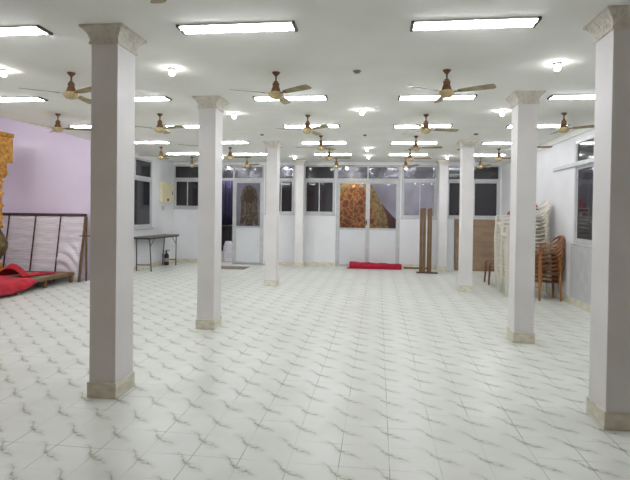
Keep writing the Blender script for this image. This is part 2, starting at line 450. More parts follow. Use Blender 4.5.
# side windows
def side_window(n, X, inward, y0, y1, z0, z1, tb, tt, mulls, tm, gl, gt):
    w = struct_empty('window_%d' % n, (X, (y0+y1)/2, z0)); oy = (y0+y1)/2
    xa, xb = sorted((X-inward*.06, X-inward*.005))
    def L(b): bmesh.ops.translate(b, verts=b.verts[:], vec=(-X,-oy,-z0)); return b
    def rg(b, a, c, p, q, wd, d0=xa, d1=xb):
        bx(b, d0, d1, a, c, q-wd, q); bx(b, d0, d1, a, c, p, p+wd); bx(b, d0, d1, a, a+wd, p+wd, q-wd); bx(b, d0, d1, c-wd, c, p+wd, q-wd)
    b = bm_new(); rg(b, y0, y1, z0, z1, .05); bx(b, xa, xb+.0, y0+.05, y1-.05, tb, tt)
    for m in tm: bx(b, xa, xb, m-.02, m+.02, tt, z1-.05)
    obj('frame', L(b), M_alu, w)
    xm = (xa+xb)/2
    ys = [y0+.05]+mulls+[y1-.05]
    for i, (a, c) in enumerate(zip(ys, ys[1:])):
        b = bm_new(); rg(b, a, c, z0+.05, tb, .035, xm-.008, xm+.008); s = obj('sash', L(b), M_alu, w)
        b = bm_new(); bx(b, xm-.002, xm+.002, a+.03, c-.03, z0+.08, tb-.03); obj('pane', L(b), gl, s)
    ys = [y0+.05]+tm+[y1-.05]
    for a, c in zip(ys, ys[1:]):
        b = bm_new(); bx(b, xm-.002, xm+.002, a, c, tt, z1-.05); obj('transom_pane', L(b), gt, w)
    b = bm_new(); bx(b, min(X,X+inward*.03), max(X,X+inward*.03), y0-.03, y1+.03, z0-.04, z0-.002, bev=.004); obj('sill', L(b), M_alu, w)
    return w
side_window(6, XL, 1, WLy0, WLy1, WLz0, WLz1, 2.29, 2.375, [11.78], [11.82], G_dark, G_smoke)
w7 = side_window(7, XR, -1, WRy0, WRy1, WRz0, WRz1, 2.32, 2.41, [8.0], [8.0], G_dark, G_smoke)
b = bm_new(); bx(b, XR-.035, XR, 6.9, 10.05, 2.335, 2.405, bev=.006); bx(b, XR-.02, XR, 6.9, 9.12, .121, .985, bev=.004)
struct('trim_2', b, M_alu)

# ------------------------------------------------------------ spaces behind the glass
YC = 16.4
bm = bm_new(); bx(bm, XL-.15, XR+.2, YC, YC+.1, 0, 3.1); struct('wall_corridor', bm, M_corr)
bm = bm_new(); bx(bm, -8, XR+.2, YB+.15, YC, 2.86, 2.95); struct('ceiling_corridor', bm, M_corr)
bm = bm_new(); bx(bm, 1.72, 1.80, YB+.15, YC, 0, H+.02); struct('wall_partition', bm, M_corr)  # divider added to keep corridor light from the dark right window
bm = bm_new(); bx(bm, 1.80, XR+.2, YC-.12, YC-.02, 0, H+.02); bx(bm, XR+.15, XR+.2, YB+.15, YC-.12, 0, H+.02); bx(bm, 1.80, 1.83, YB+.15, YC-.12, 0, H+.02)
struct('wall_dark_cell_right', bm, M_corrdark)  # dark cell added so the right back window stays dark
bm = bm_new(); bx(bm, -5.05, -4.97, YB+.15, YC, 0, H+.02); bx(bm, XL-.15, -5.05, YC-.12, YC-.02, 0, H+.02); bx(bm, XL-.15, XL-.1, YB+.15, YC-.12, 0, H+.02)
struct('wall_dark_cell_left', bm, M_corrdark)  # dark cell added so the left back window stays dark
# added dark screen hides the lit corridor; low white board before it
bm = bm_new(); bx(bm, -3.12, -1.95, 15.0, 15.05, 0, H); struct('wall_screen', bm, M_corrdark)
tag(box_obj('white_board', M_panel, None, -2.82, -2.32, 14.80, 14.83, 0, 1.80), 'white board low behind the narrow window left of the double doors', 'board')
# outside the side windows: dark yard walls
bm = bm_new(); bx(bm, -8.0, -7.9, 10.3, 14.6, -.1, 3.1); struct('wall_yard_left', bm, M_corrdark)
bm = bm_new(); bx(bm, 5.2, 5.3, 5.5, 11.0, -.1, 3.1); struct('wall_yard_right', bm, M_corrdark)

# corridor bulbs
def bulb_fit(name, x, y, z, lit, label, group, r=.03):
    t = thing(name, label, 'light', (x, y, z), 0, group)
    b = bm_new(); lathe(b, [(.042,0),(.042,-.006),(.034,-.010),(.026,-.022),(.014,-.026)], 14); obj('holder', b, M_fitting, t)
    if lit:
        b = bm_new(); lathe(b, [(.012,-.024),(.022,-.030),(r,-.044),(r*.95,-.058),(r*.6,-.070),(.004,-.075)], 14); obj('bulb', b, M_cbulb if name.startswith('corr') else M_bulb, t)
    return t
for x, nm in ((-4.45,'open doorway'),(-2.72,'narrow window'),(-.92,'left double door'),(.78,'window right of double doors')):
    bulb_fit('corridor_bulb', x, 14.72, 2.86, True, 'small lit bulb glowing behind the transom glass over the %s' % nm, 'bulbs in the corridor', .035)

# decorated panel behind the double doors
t = thing('carved_backdrop', 'domed orange and gold carved backdrop standing behind the glass double doors', 'backdrop', (-.72, 15.2, 0))
def sym(half):
    return [(-x, z) for x, z in half] + [(x, z) for x, z in half[::-1] if x > 0]
OUT = [(1.04,0),(1.04,1.04),(.98,1.43),(.90,1.60),(.76,1.88),(.66,2.12),(.52,2.33),(.38,2.46),(.18,2.54),(.10,2.66),(0,2.72)]
INN = [(.66,0),(.66,1.10),(.62,1.45),(.52,1.75),(.42,2.00),(.32,2.18),(.18,2.32),(.08,2.38),(0,2.44)]
b = bm_new(); prism(b, sym(INN), 'y', -.05, .03); obj('carved_panel', b, M_ornate, t)
b = bm_new()
prism(b, sym(OUT), 'y', -.03, .02)
obj('gilt_border', b, M_ornate_rim, t)
b = bm_new(); lathe(b, [(.0,-.035),(.07,-.02),(.085,0),(.07,.02),(0,.035)], 16)
bmesh.ops.transform(b, matrix=Matrix.Translation((0,-.075,2.28)) @ Matrix.Rotation(pi/2,4,'X'), verts=b.verts[:]); obj('medallion', b, M_ochre, t)
b = bm_new(); prism(b, [(-.35,0),(1.35,0),(1.35,.95),(1.22,1.06),(.80,1.42),(.40,1.85),(-.35,2.0)], 'y', -.02, .02)
tag(obj('maroon_board', b, M_maroon, None, (-.35, 15.45, 0)), 'dark maroon slanted board beside the carved backdrop behind the right door', 'board')

# arch shaped hanging behind the glass of door 1
t = thing('wall_hanging', 'brown and gold arched hanging behind the glass left of the columns', 'hanging', (-3.70, YB+.085, 1.14))
b = bm_new()
o_ = [(-.27,0),(-.17,0),(-.15,.10),(.15,.10),(.17,0),(.27,0),(.235,.55),(.26,.75),(.20,1.0),(.10,1.10),(0,1.14),(-.10,1.10),(-.20,1.0),(-.26,.75),(-.235,.55)]
prism(b, o_, 'y', 0, .02); obj('cloth_arch', b, M_arch, t)
b = bm_new(); prism(b, [(-.13,.62),(.13,.62),(.16,.85),(.08,1.0),(-.08,1.0),(-.16,.85)], 'y', -.008, 0); obj('dark_niche', b, M_bronzevase, t)
b = bm_new(); prism(b, [(-.11,-.04),(.11,-.04),(.09,.55),(0,.66),(-.09,.55)], 'y', -.012, 0); obj('centre_panel', b, M_arch, t)
for s in (-1,1):
    b = bm_new(); prof = []
    for k in range(7): prof += [(.004,-.30+.045*k),(.015,-.285+.045*k),(.015,-.272+.045*k),(.004,-.258+.045*k)]
    lathe(b, prof, 8, (s*.12, -.016, .66)); obj('bead_string', b, M_cream, t)

tag(box_obj('lilac_board', M_lilacb, None, -4.10, -3.31, YB+.12, YB+.14, .0, 2.40), 'pale lilac board behind the arched hanging', 'board')
# things in the open doorway
b = bm_new()
def cur(u, v): return (-4.96+.80*u, 15.02+.03*sin(u*40), 1.10+1.40*v)
grid_solid(b, 60, 4, cur, .006); tag(obj('purple_curtain', b, M_purple), 'dark purple curtain hanging inside the open doorway', 'curtain')
t = thing('rack', 'black rack with upright bars inside the dark doorway', 'rack', (-4.5, 14.95, 0))
b = bm_new(); bx(b, -.44, .44, -.1, .1, 1.04, 1.08, bev=.005); obj('rail', b, M_steel, t)
for x in (-.42,-.2,0,.1,.2,.3,.42):
    b = bm_new(); bx(b, x-.012, x+.012, -.1, -.07, .30, 1.04); obj('bar', b, M_black, t)
b = bm_new(); bx(b, -.44, .44, .06, .1, .3, 1.04); obj('back_panel', b, M_black, t)
b = bm_new(); bx(b, -.44, .44, -.1, .1, .0, .30, bev=.006); obj('plinth', b, M_corr, t)
b = bm_new()
def bag(u, v):
    r = .16*(sin(pi*min(1,max(0,.12+.88*(1-v))**.6*.5)))*(1+.12*sin(5*u*2*pi)*sin(v*6))+.02
    return (-4.44+r*cos(2*pi*u), 14.72+r*.7*sin(2*pi*u), .30+.62*v if v>0 else .30)
grid_solid(b, 28, 10, lambda u,v: (lambda p: (p[0],p[1],p[2]-.30))(bag(u,v)), .006)
tag(obj('white_cloth_bundle', b, M_cloth), 'white cloth bundle hanging at the left edge of the dark doorway', 'cloth')

# door mats
b = bm_new(); bx(b, -4.45, -3.45, 12.80, 13.45, 0, .012, bev=.004)
t = tag(obj('doormat', b, M_matbrown), 'worn brown doormat on the tiles before the open doorway', 'mat')

# ------------------------------------------------------------ columns
CW, CD = .222, .29
def column(x_in, y, side, label):
    """side -1: left row (inner face at +x), +1: right row"""
    x0, x1 = (x_in-CW, x_in) if side < 0 else (x_in, x_in+CW)
    cx, cy = (x0+x1)/2, y+CD/2
    t = thing('column', label, 'column', (cx, cy, 0), 0, 'square columns')
    b = bm_new(); bx(b, -CW/2, CW/2, -CD/2, CD/2, 0, H-.10, bev=.004); obj('shaft', b, M_col, t)
    b = bm_new(); bx(b, -CW/2-.012, CW/2+.012, -CD/2-.012, CD/2+.012, 0, .125, bev=.004); obj('plinth', b, M_skirt, t)
    b = bm_new()
    prof = [(0.004,-.14),(.014,-.138),(.014,-.118),(.006,-.112),(.010,-.09),(.020,-.065),(.036,-.042),(.052,-.026),(.066,-.018),(.068,0)]
    rings = []
    for o, z in prof:
        rings.append([b.verts.new((sx*(CW/2+o), sy*(CD/2+o), H+z)) for sx, sy in ((-1,-1),(1,-1),(1,1),(-1,1))])
    for p, q in zip(rings, rings[1:]):
        for i in range(4): b.faces.new((p[i],p[(i+1)%4],q[(i+1)%4],q[i]))
    b.faces.new(rings[0][::-1]); b.faces.new(rings[-1]); bmesh.ops.recalc_face_normals(b, faces=b.faces[:])
    obj('capital', b, M_cap, t)
    return t
YS = [3.755, 6.165, 10.065, 13.72]
for y, l in zip(YS, ('white square column nearest the camera on the left','second white square column of the left row, beside the open doorway',
                     'third white column of the left row, right of the arched hanging','farthest slim white column of the left row, touching the back windows')):
    column(-2.045, y, -1, l)
for y, l in zip(YS, ('white square column at the right edge, nearest the camera','second white column of the right row, before the stacked chairs',
                     'third white column of the right row, before the plywood sheet','farthest white column of the right row, beside the wooden planks')):
    column(1.605, y, 1, l)

# ------------------------------------------------------------ ceiling lights
FL, FW = .905, .17
def make_fixture():
    t = thing('tube_light', 'x', 'ceiling light', (0,0,H), 0, 'fluorescent ceiling lights')
    b = bm_new()
    bx(b, -FL/2, FL/2, -FW/2, -FW/2+.005, -.012, 0); bx(b, -FL/2, FL/2, FW/2-.005, FW/2, -.012, 0); bx(b, -FL/2, FL/2, -FW/2+.005, FW/2-.005, -.003, 0)
    bx(b, -FL/2, FL/2, -.006, .006, -.014, -.003)
    obj('tray', b, M_tray, t)
    for s in (-1,1):
        b = bm_new(); bx(b, s*FL/2-.012, s*FL/2+.012, -FW/2-.004, FW/2+.004, -.022, 0, bev=.003); obj('end_plate', b, M_dark_end, t)
    for s in (-1,1):
        b = bm_new(); tube(b, [(-FL/2+.012, s*.042, -.0155), (FL/2-.012, s*.042, -.0155)], .0105, 12); obj('tube', b, M_tube, t)
    return t
fx0 = make_fixture(); first = True
colw = {-4.79:'far left line', -3.12:'line left of the left columns', -1.11:'left centre line', .69:'right centre line', 2.49:'line right of the right columns'}
roww = {3.93:'nearest the camera', 6.33:'second from the camera', 8.36:'third from the camera', 10.3:'fourth from the camera', 12.3:'nearest the back windows'}
for x, cn in colw.items():
    for y, rn in roww.items():
        o = fx0 if first else dup(fx0)
        first = False
        if x in (-4.79, 2.49):  # nearest fixture of each outer line is out of view, added for its light
            rn = {3.93:'added out of view', 6.33:'nearest the camera', 8.36:'second from the camera', 10.3:'third from the camera'}.get(y, rn)
        o['label'] = 'twin tube ceiling light, %s in the %s' % (rn, cn)
        dx = {-3.12:.0, -4.79:0}.get(x, 0)
        o.location = (x+dx, y+.045*(x-.69), H)
# unseen tube lights added to brighten the side bay
for x, y, w in ((-7.6,4.6,'nearest the camera'),(-7.0,6.0,'second from the white backdrop'),(-8.4,5.8,'beside the far wall'),(-6.9,8.3,'just before the white backdrop'),(-7.0,7.2,'above the red cloth'),(-8.4,7.2,'above the gilt pillar')):
    o = dup(fx0, 'added unseen tube light brightening the lilac side bay, '+w); o.location = (x, y, HS)

lit = [(-4.0,4.97,'above the far left fan'),(-2.16,5.07,'right of the nearest left column'),(1.71,5.19,'right of the nearest right centre fan'),(-.25,7.29,'on the centre line, nearest the camera'),
       (-2.18,7.44,'right of the second left column'),(1.73,7.47,'left of the second right column'),(-.27,11.5,'on the centre line, second from camera'),(-.266,13.02,'above the middle of the double doors'),
       (-2.19,13.1,'before the farthest left column'),(1.71,13.1,'before the farthest right column'),(-4.09,12.88,'above the open doorway')]
for x, y, w in lit: bulb_fit('ceiling_bulb', x*.968, y*.968, H, True, 'small bright bulb on the ceiling, '+w, 'bulbs on the hall ceiling')
unlit = [(-.237,5.22,'between the two nearest fans'),(-2.18,9.3,'before the third left column'),(-.263,9.43,'on the centre line'),(-2.19,11.1,'just behind the third left column'),
         (1.726,9.39,'before the third right column'),(1.76,11.53,'just behind the third right column')]
for x, y, w in unlit: bulb_fit('empty_bulb_holder', x*.985, y*.985, H, False, 'unlit grey bulb holder on the ceiling, '+w, 'unlit bulb holders')

# ------------------------------------------------------------ fans
def make_fan():
    t = thing('ceiling_fan', 'x', 'fan', (0,0,H), 0, 'brown and gold ceiling fans')
    b = bm_new(); lathe(b, [(.042,0),(.040,-.008),(.026,-.022),(.014,-.032),(.012,-.036)], 16); obj('canopy', b, M_bronze, t)
    b = bm_new(); lathe(b, [(.009,-.034),(.009,-.075),(.024,-.080),(.020,-.09),(.012,-.098),(.012,-.105)], 12); obj('downrod', b, M_bronze, t)
    b = bm_new(); lathe(b, [(.018,-.088),(.034,-.094),(.036,-.115),(.030,-.122),(.036,-.128),(.044,-.15),(.052,-.168),(.05,-.178),(.03,-.18)], 18); m = obj('motor_shroud', b, M_bronze, t)
    b = bm_new(); lathe(b, [(.04,-.174),(.066,-.176),(.078,-.184),(.078,-.198),(.070,-.214),(.052,-.228),(.03,-.235),(.004,-.238)], 20); obj('motor_bowl', b, M_gold, t)
    for k in range(3):
        a = 2*pi*k/3
        R = Matrix.Rotation(a, 4, 'Z') @ Matrix.Translation((0,0,-.186)) @ Matrix.Rotation(radians(-14), 4, 'X')
        b = bm_new(); prof = [(.115,.026),(.16,.034),(.28,.042),(.40,.047),(.455,.045),(.472,.034),(.478,.0)]
        pts = [(x, w) for x, w in prof] + [(x, -w) for x, w in prof[::-1][1:]]
        prism(b, pts, 'z', -.002, .002)
        bmesh.ops.transform(b, matrix=R, verts=b.verts[:]); bl = obj('blade', b, M_blade, t)
        b = bm_new(); prism(b, [(.06,.016),(.10,.010),(.15,.020),(.15,-.020),(.10,-.010),(.06,-.016)], 'z', -.006, -.002)
        bmesh.ops.transform(b, matrix=R, verts=b.verts[:]); obj('blade_bracket', b, M_bronze, bl)
    for o in list(t.children)+[g for c in t.children for g in c.children]:
        if o.name.startswith('blade'):
            for v in o.data.vertices: v.co.z -= .032
        else:
            for v in o.data.vertices: v.co.z *= 1.17
    return t
fan0 = make_fan()
fans = [(-3.23,4.98,27,'left of the nearest left column'),(-4.81,7.09,-15,'above the white backdrop, before the lilac wall'),(-3.24,7.18,22,'right of the nearest left column'),
 (-1.065,5.13,35,'nearest complete one in the left centre line'),(-1.05,7.39,45,'second in the left centre line'),(-1.075,9.34,57,'third in the left centre line'),(-1.095,11.13,0,'fourth in the left centre line'),(-1.09,13.05,10,'in the left centre line, nearest the double doors'),
 (.66,5.18,26,'nearest complete one in the right centre line'),(.665,7.45,-10,'second in the right centre line'),(.67,9.47,8,'third in the right centre line'),(.68,11.34,20,'fourth in the right centre line'),(.68,13.05,50,'in the right centre line, nearest the back windows'),
 (2.555,7.45,30,'right of the second right column'),(2.56,9.4,0,'behind the second right column, one blade showing'),(2.56,11.3,40,'left of the second right column, above the chairs'),(2.515,13.04,70,'right of the third right column, before the dark window'),
 (-3.25,9.15,30,'hidden behind the second left column, one blade showing'),(-3.31,11.0,0,'right of the second left column'),(-3.42,12.88,35,'above the arched hanging'),(-4.87,10.87,25,'above the folding table'),(-4.91,12.88,15,'before the back left window'),
 (-1.02,2.48,-128,'at the top edge left, only a blade tip showing')]
for i, (x, y, a, w) in enumerate(fans):
    o = fan0 if i == 0 else dup(fan0)
    o['label'] = 'brown and gold ceiling fan '+w
    o.location = (x, y, H); o.rotation_euler = (0,0,radians(-a))

# ------------------------------------------------------------ chairs
S = .77
def make_chair(m, lab, group):
    """plastic armchair facing -X, near side -Y; built at 0.77 of a nominal 0.82 m chair"""
    t = thing('plastic_chair', lab, 'chair', (0,0,0), 0, group)
    def sc_(p): return tuple(S*c for c in p)
    b = bm_new()
    def seat(u, v):
        x = -.235+.45*u; y = (-.225+.45*v)*(1-.12*u)
        z = .435-.035*u-.022*sin(pi*v)*sin(pi*u)
        if u < .12: z -= .03*(1-u/.12)
        return sc_((x, y, z))
    grid_solid(b, 10, 10, seat, .013)
    bx(b, -.228*S, -.212*S, -.22*S, .22*S, .375*S, .41*S, bev=.003)       # front apron
    obj('seat', b, m, t)
    # one rail runs from arm to arm round the back: half of it is each armrest, the top belongs to the backrest
    def rail(w):       # w 0..1 from front of near arm to middle of the back
        P = [(-.255,-.275,.585),(-.215,-.285,.625),(-.10,-.285,.628),(.03,-.28,.63),(.13,-.268,.655),(.205,-.24,.71),(.262,-.185,.775),(.295,-.10,.812),(.305,0,.822)]
        k = w*(len(P)-1); i = min(int(k), len(P)-2); f_ = k-i
        return tuple(P[i][c]*(1-f_)+P[i+1][c]*f_ for c in range(3))
    def band(bm, w0, w1, sgn, n=12, wd=.026, th=.012):
        rings = []
        for i in range(n+1):
            w = w0+(w1-w0)*i/n; p = Vector(rail(w)); q = Vector(rail(min(1, w+.01)))-Vector(rail(max(0, w-.01)))
            q.normalize(); side = q.cross(Vector((0,0,1)))
            side = side.normalized() if side.length > .1 else Vector((0,1,0))
            up = side.cross(q).normalized()
            ring = []
            for a_, c_ in ((-1,-.6),(-.6,-1),(.6,-1),(1,-.6),(1,.6),(.6,1),(-.6,1),(-1,.6)):
                v = p+side*wd*a_+up*th*c_; ring.append(bm.verts.new((v.x*S, v.y*S*sgn, v.z*S)))
            rings.append(ring)
        for r0, r1 in zip(rings, rings[1:]):
            for k in range(8):
                f_ = bm.faces.new((r0[k], r0[(k+1)%8], r1[(k+1)%8], r1[k])); f_.smooth = True
        bm.faces.new(rings[0][::-1]); bm.faces.new(rings[-1])
        bmesh.ops.recalc_face_normals(bm, faces=bm.faces[:])
    b = bm_new(); band(b, .52, 1, 1); band(b, .52, 1, -1)
    for k in range(5):          # broad vertical slats of the curved back
        y0 = -.15+.06*k+.006; y1 = y0+.048
        def slat(u, v):
            y = y0+(y1-y0)*u
            top = .80-.9*y*y; x = .205+.09*v-.35*y*y*(.4+.6*v)
            return sc_((x, y*(1-.12*(1-v)), .41+(top-.41)*v))
        grid_solid(b, 2, 8, slat, .009)
    obj('backrest', b, m, t)
    for sgn in (1,-1):
        b = bm_new(); band(b, 0, .53, sgn); obj('armrest', b, m, t)
    def leg(pts, name):
        b = bm_new(); rings = []
        for x, y, z, wx, wy in pts:
            rings.append([b.verts.new(sc_((x+a_*wx, y+c_*wy, z))) for a_, c_ in ((-1,-1),(1,-1),(1,1),(-1,1))])
        for p, q in zip(rings, rings[1:]):
            for k in range(4): b.faces.new((p[k], p[(k+1)%4], q[(k+1)%4], q[k]))
        b.faces.new(rings[0][::-1]); b.faces.new(rings[-1]); bmesh.ops.recalc_face_normals(b, faces=b.faces[:])
        bmesh.ops.bevel(b, geom=[e for e in b.edges], offset=.003, segments=1, affect='EDGES')
        obj(name, b, m, t)
    for q in (-1,1):
        leg([(-.265,q*.285,0,.020,.014),(-.25,q*.27,.25,.024,.014),(-.235,q*.262,.43,.028,.012),(-.235,q*.275,.60,.024,.012)], 'front_leg')
        leg([(.205,q*.262,0,.020,.014),(.20,q*.24,.25,.024,.014),(.19,q*.215,.43,.03,.014)], 'rear_leg')
    return t
ORD = ['topmost','second from top','third from top','fourth from top','fifth from top','sixth from top','seventh from top','eighth from top','ninth from top','tenth from top','eleventh from top','twelfth from top',
       'thirteenth from top','fourteenth from top','fifteenth from top','sixteenth from top','lowest']
PITCH = .0725
def stack(proto, x, y, n, rz, desc, where, group, lean=-.0022, used=[False]):
    for k in range(n):
        o = dup(proto)
        w = ORD[n-1-k] if k else 'lowest'
        o['label'] = '%s, %s %s' % (desc, w, where); o['group'] = group
        o.location = (x+lean*k, y, PITCH*k); o.rotation_euler = (0,0,radians(rz))
wc = make_chair(M_white_pl, 'cream plastic armchair, lowest in the short white stack before the tan one', 'cream chairs stacked by the second right column')
wc.location = (2.575, 9.92, 0)
for k in range(1, 12):
    o = dup(wc, 'cream plastic armchair, %s in the nearest white stack, left of the column edge' % ORD[11-k]); o.location = (2.575-.0022*k, 9.92, PITCH*k)
wc['label'] = 'cream plastic armchair, lowest in the nearest white stack, left of the column edge'
stack(wc, 2.66, 10.68, 15, 3, 'cream plastic armchair', 'in the white stack beside the lone brown chair', 'cream chairs stacked beside the brown chair')
stack(wc, 3.0, 10.12, 17, 0, 'cream plastic armchair', 'in the tallest white stack against the right wall', 'cream chairs stacked against the right wall')
bc = make_chair(M_brown_pl, 'tan brown plastic armchair, lowest in the tan stack by the right wall', 'tan chairs stacked by the right wall')
bc.location = (3.045, 9.52, 0)
for k in range(1, 8):
    o = dup(bc, 'tan brown plastic armchair, %s in the tan stack by the right wall' % ORD[7-k]); o.location = (3.045-.002*k, 9.52, PITCH*k)
kc = make_chair(M_brown_pl2, 'single dark brown plastic chair left of the white stacks', 'lone chair')
del kc['group']
kc.location = (2.58, 11.42, 0)
# red cloth thrown over the white stacks
b = bm_new()
def heap(u, v):
    a = 2*pi*u
    r = .16*(1-v)**.7*(1+.18*sin(3*a+1)+.1*sin(7*a))
    return (2.74+r*.8*cos(a), 10.66+r*1.1*sin(a), 1.52+.16*v+.012*sin(5*a+9*v))
grid_solid(b, 32, 10, heap, .006); tag(obj('red_cloth', b, M_redroll), 'crumpled red cloth on top of the white chair stack beside the brown chair', 'cloth')
b = bm_new()
def heap2(u, v):
    a = 2*pi*u
    r = .13*(1-v)**.8*(1+.15*sin(3*a+2)+.1*sin(5*a))
    return (2.90+r*.8*cos(a), 10.02+r*1.1*sin(a), 1.60+.24*v+.01*sin(5*a+9*v))
grid_solid(b, 32, 10, heap2, .006); tag(obj('red_cloth', b, M_redroll), 'dark red cloth on the tallest white chair stack, showing right of the column', 'cloth')

# ------------------------------------------------------------ right back: plywood, white board
def lean_board(name, m, x0, x1, h, th, ytop, ybot, label, cat):
    b = bm_new(); ang = math.atan2(ytop-ybot, h)
    bx(b, x0, x1, 0, th, 0, math.hypot(h, ytop-ybot), bev=.003)
    bmesh.ops.transform(b, matrix=Matrix.Translation((0,ybot,0)) @ Matrix.Rotation(-ang, 4, 'X'), verts=b.verts[:])
    return tag(obj(name, b, m), label, cat)
lean_board('plywood_sheet', M_ply, 2.06, 3.20, 1.38, .02, YB-.07, YB-.22, 'large brown plywood sheet leaning under the dark back window', 'board')
lean_board('white_sheet', M_panel, 1.87, 2.045, 1.385, .02, YB-.07, YB-.20, 'narrow white panel leaning left of the plywood sheet', 'board')

# tall planks on a base
def planks(name, x0, x1, label):
    t = thing(name, label, 'planks', ((x0+x1)/2, 13.1, .03), 0, 'bundles of wooden planks')
    n = 2; w = (x1-x0)/n
    for i in range(n):
        b = bm_new(); bx(b, -(x1-x0)/2+i*w+.004, -(x1-x0)/2+(i+1)*w-.004, -.03+.012*i, .03+.012*i, 0, 1.62+.012*(i%2), bev=.004); obj('plank', b, M_wood, t)
    return t
planks('wooden_planks', 1.055, 1.215, 'wider pair of tall brown planks standing left on the floor bar')
planks('wooden_planks', 1.245, 1.365, 'narrower pair of tall brown planks standing right on the floor bar')
b = bm_new(); bx(b, .99, 1.52, 13.02, 13.19, 0, .03, bev=.006); tag(obj('floor_bar', b, M_darkwood), 'flat dark wooden base under the two tall plank pairs', 'base')
b = bm_new(); bx(b, .72, 1.40, 14.03, 14.09, 0, .045, bev=.006); tag(obj('timber_batten', b, M_woodh), 'reddish brown batten lying along the back wall behind the planks', 'batten')

# red carpet roll before the doors
t = thing('red_carpet_roll', 'red carpet folded into a long flat roll before the double doors', 'carpet', (-.06, 13.93, 0))
b = bm_new()
sec = [(-.16,.0),(-.175,.04),(-.165,.10),(-.12,.145),(-.02,.16),(.08,.15),(.14,.11),(.155,.05),(.14,.0)]
nx = 24; rings = []
for i in range(nx+1):
    x = -.70+1.41*i/nx
    sc = 1+.05*sin(i*.9)+.03*sin(i*2.3); sl = 1.08-.22*i/nx
    rings.append([b.verts.new((x, p[0]*.95, p[1]*sc*sl)) for p in sec])
for p, q in zip(rings, rings[1:]):
    for k in range(len(sec)-1):
        f = b.faces.new((p[k],p[k+1],q[k+1],q[k])); f.smooth = True
    b.faces.new((p[-1],p[0],q[0],q[-1]))
b.faces.new(rings[0]); b.faces.new(rings[-1][::-1]); bmesh.ops.recalc_face_normals(b, faces=b.faces[:])
obj('rolled_carpet', b, M_redroll, t)
b = bm_new(); bx(b, -.76, .70, -.22, -.06, 0, .022, bev=.008); obj('carpet_flap', b, M_redroll, t)

# ------------------------------------------------------------ left: folding table, extinguisher, switch box
t = thing('folding_table', 'long narrow grey folding table on steel legs along the left wall', 'table', (-5.72, 12.60, 0))
b = bm_new(); bx(b, -.20, .22, -.93, .93, .83, .855, bev=.004); obj('tabletop', b, M_tabletop, t)
b = bm_new(); bx(b, -.19, .21, -.915, -.90, .795, .83); bx(b, -.19, .21, .90, .915, .795, .83); bx(b, -.19, -.175, -.9, .9, .795, .83); bx(b, .195, .21, -.9, .9, .795, .83); obj('apron', b, M_steel, t)
for sy in (-1,1):
    for x in (-.17,.17):
        b = bm_new(); tube(b, [(x, sy*.82, .80), (x+(.02 if x>0 else -.02), sy*(.76), 0)], .014, 8); obj('leg', b, M_steel, t)
    b = bm_new(); tube(b, [(-.185, sy*.775, .16), (.185, sy*.775, .16)], .011, 8); obj('crossbar', b, M_steel, t)
    b = bm_new(); tube(b, [(.17, sy*.80, .60), (.17, sy*.55, .80)], .008, 6); obj('brace', b, M_steel, t)

t = thing('fire_extinguisher', 'small dark fire extinguisher standing under the folding table', 'fire extinguisher', (-5.80, 13.36, 0))
b = bm_new(); lathe(b, [(.06,0),(.066,.01),(.066,.27),(.058,.30),(.03,.33),(.018,.34),(.018,.36)], 18); cyl = obj('cylinder', b, M_extred, t)
b = bm_new(); lathe(b, [(.0672,.10),(.0672,.20)], 18, cap=False); obj('label_band', b, M_extlabel, cyl)
b = bm_new(); lathe(b, [(.016,.355),(.02,.36),(.02,.385),(.012,.39)], 12); bx(b, -.012, .09, -.01, .01, .385, .40, bev=.003); bx(b, -.012, .085, -.008, .008, .415, .427, bev=.003); bx(b, -.02, .0, -.01, .01, .385, .43, bev=.003); obj('valve_handle', b, M_black, t)
b = bm_new(); tube(b, [(-.015,0,.375),(-.07,-.01,.37),(-.105,-.02,.30),(-.10,-.02,.20),(-.085,-.02,.10)], .009, 8); obj('hose', b, M_black, t)

t = thing('switch_box', 'cream metal switch box on the left wall beside the back window', 'electrical box', (XL+.001, 13.54, 1.74))
b = bm_new(); bx(b, 0, .09, -.38, .38, 0, .55, bev=.008); obj('box_body', b, M_cream, t)
b = bm_new(); bx(b, .09, .10, -.35, .35, .03, .52, bev=.004); dr = obj('box_door', b, M_cream, t)
b = bm_new(); lathe(b, [(.0,0),(.035,0),(.035,.02),(.02,.03),(0,.03)], 14, cap=False)
bmesh.ops.transform(b, matrix=Matrix.Translation((.10,-.02,.07)) @ Matrix.Rotation(pi/2,4,'Y'), verts=b.verts[:]); obj('dark_knob', b, M_darkwood, dr)
b = bm_new(); bx(b, .10, .112, .27,.30,.22,.32, bev=.003); obj('catch', b, M_darkwood, dr)
t = thing('wall_switch', 'small grey wall switch below the cream switch box', 'switch', (XL+.001, 13.42, 1.52))
b = bm_new(); bx(b, 0, .02, -.06, .06, 0, .12, bev=.004); obj('switch_plate', b, M_alu, t)
b = bm_new(); bx(b, .02, .03, -.02, .02, .04, .08, bev=.003); obj('toggle', b, M_panel, t)

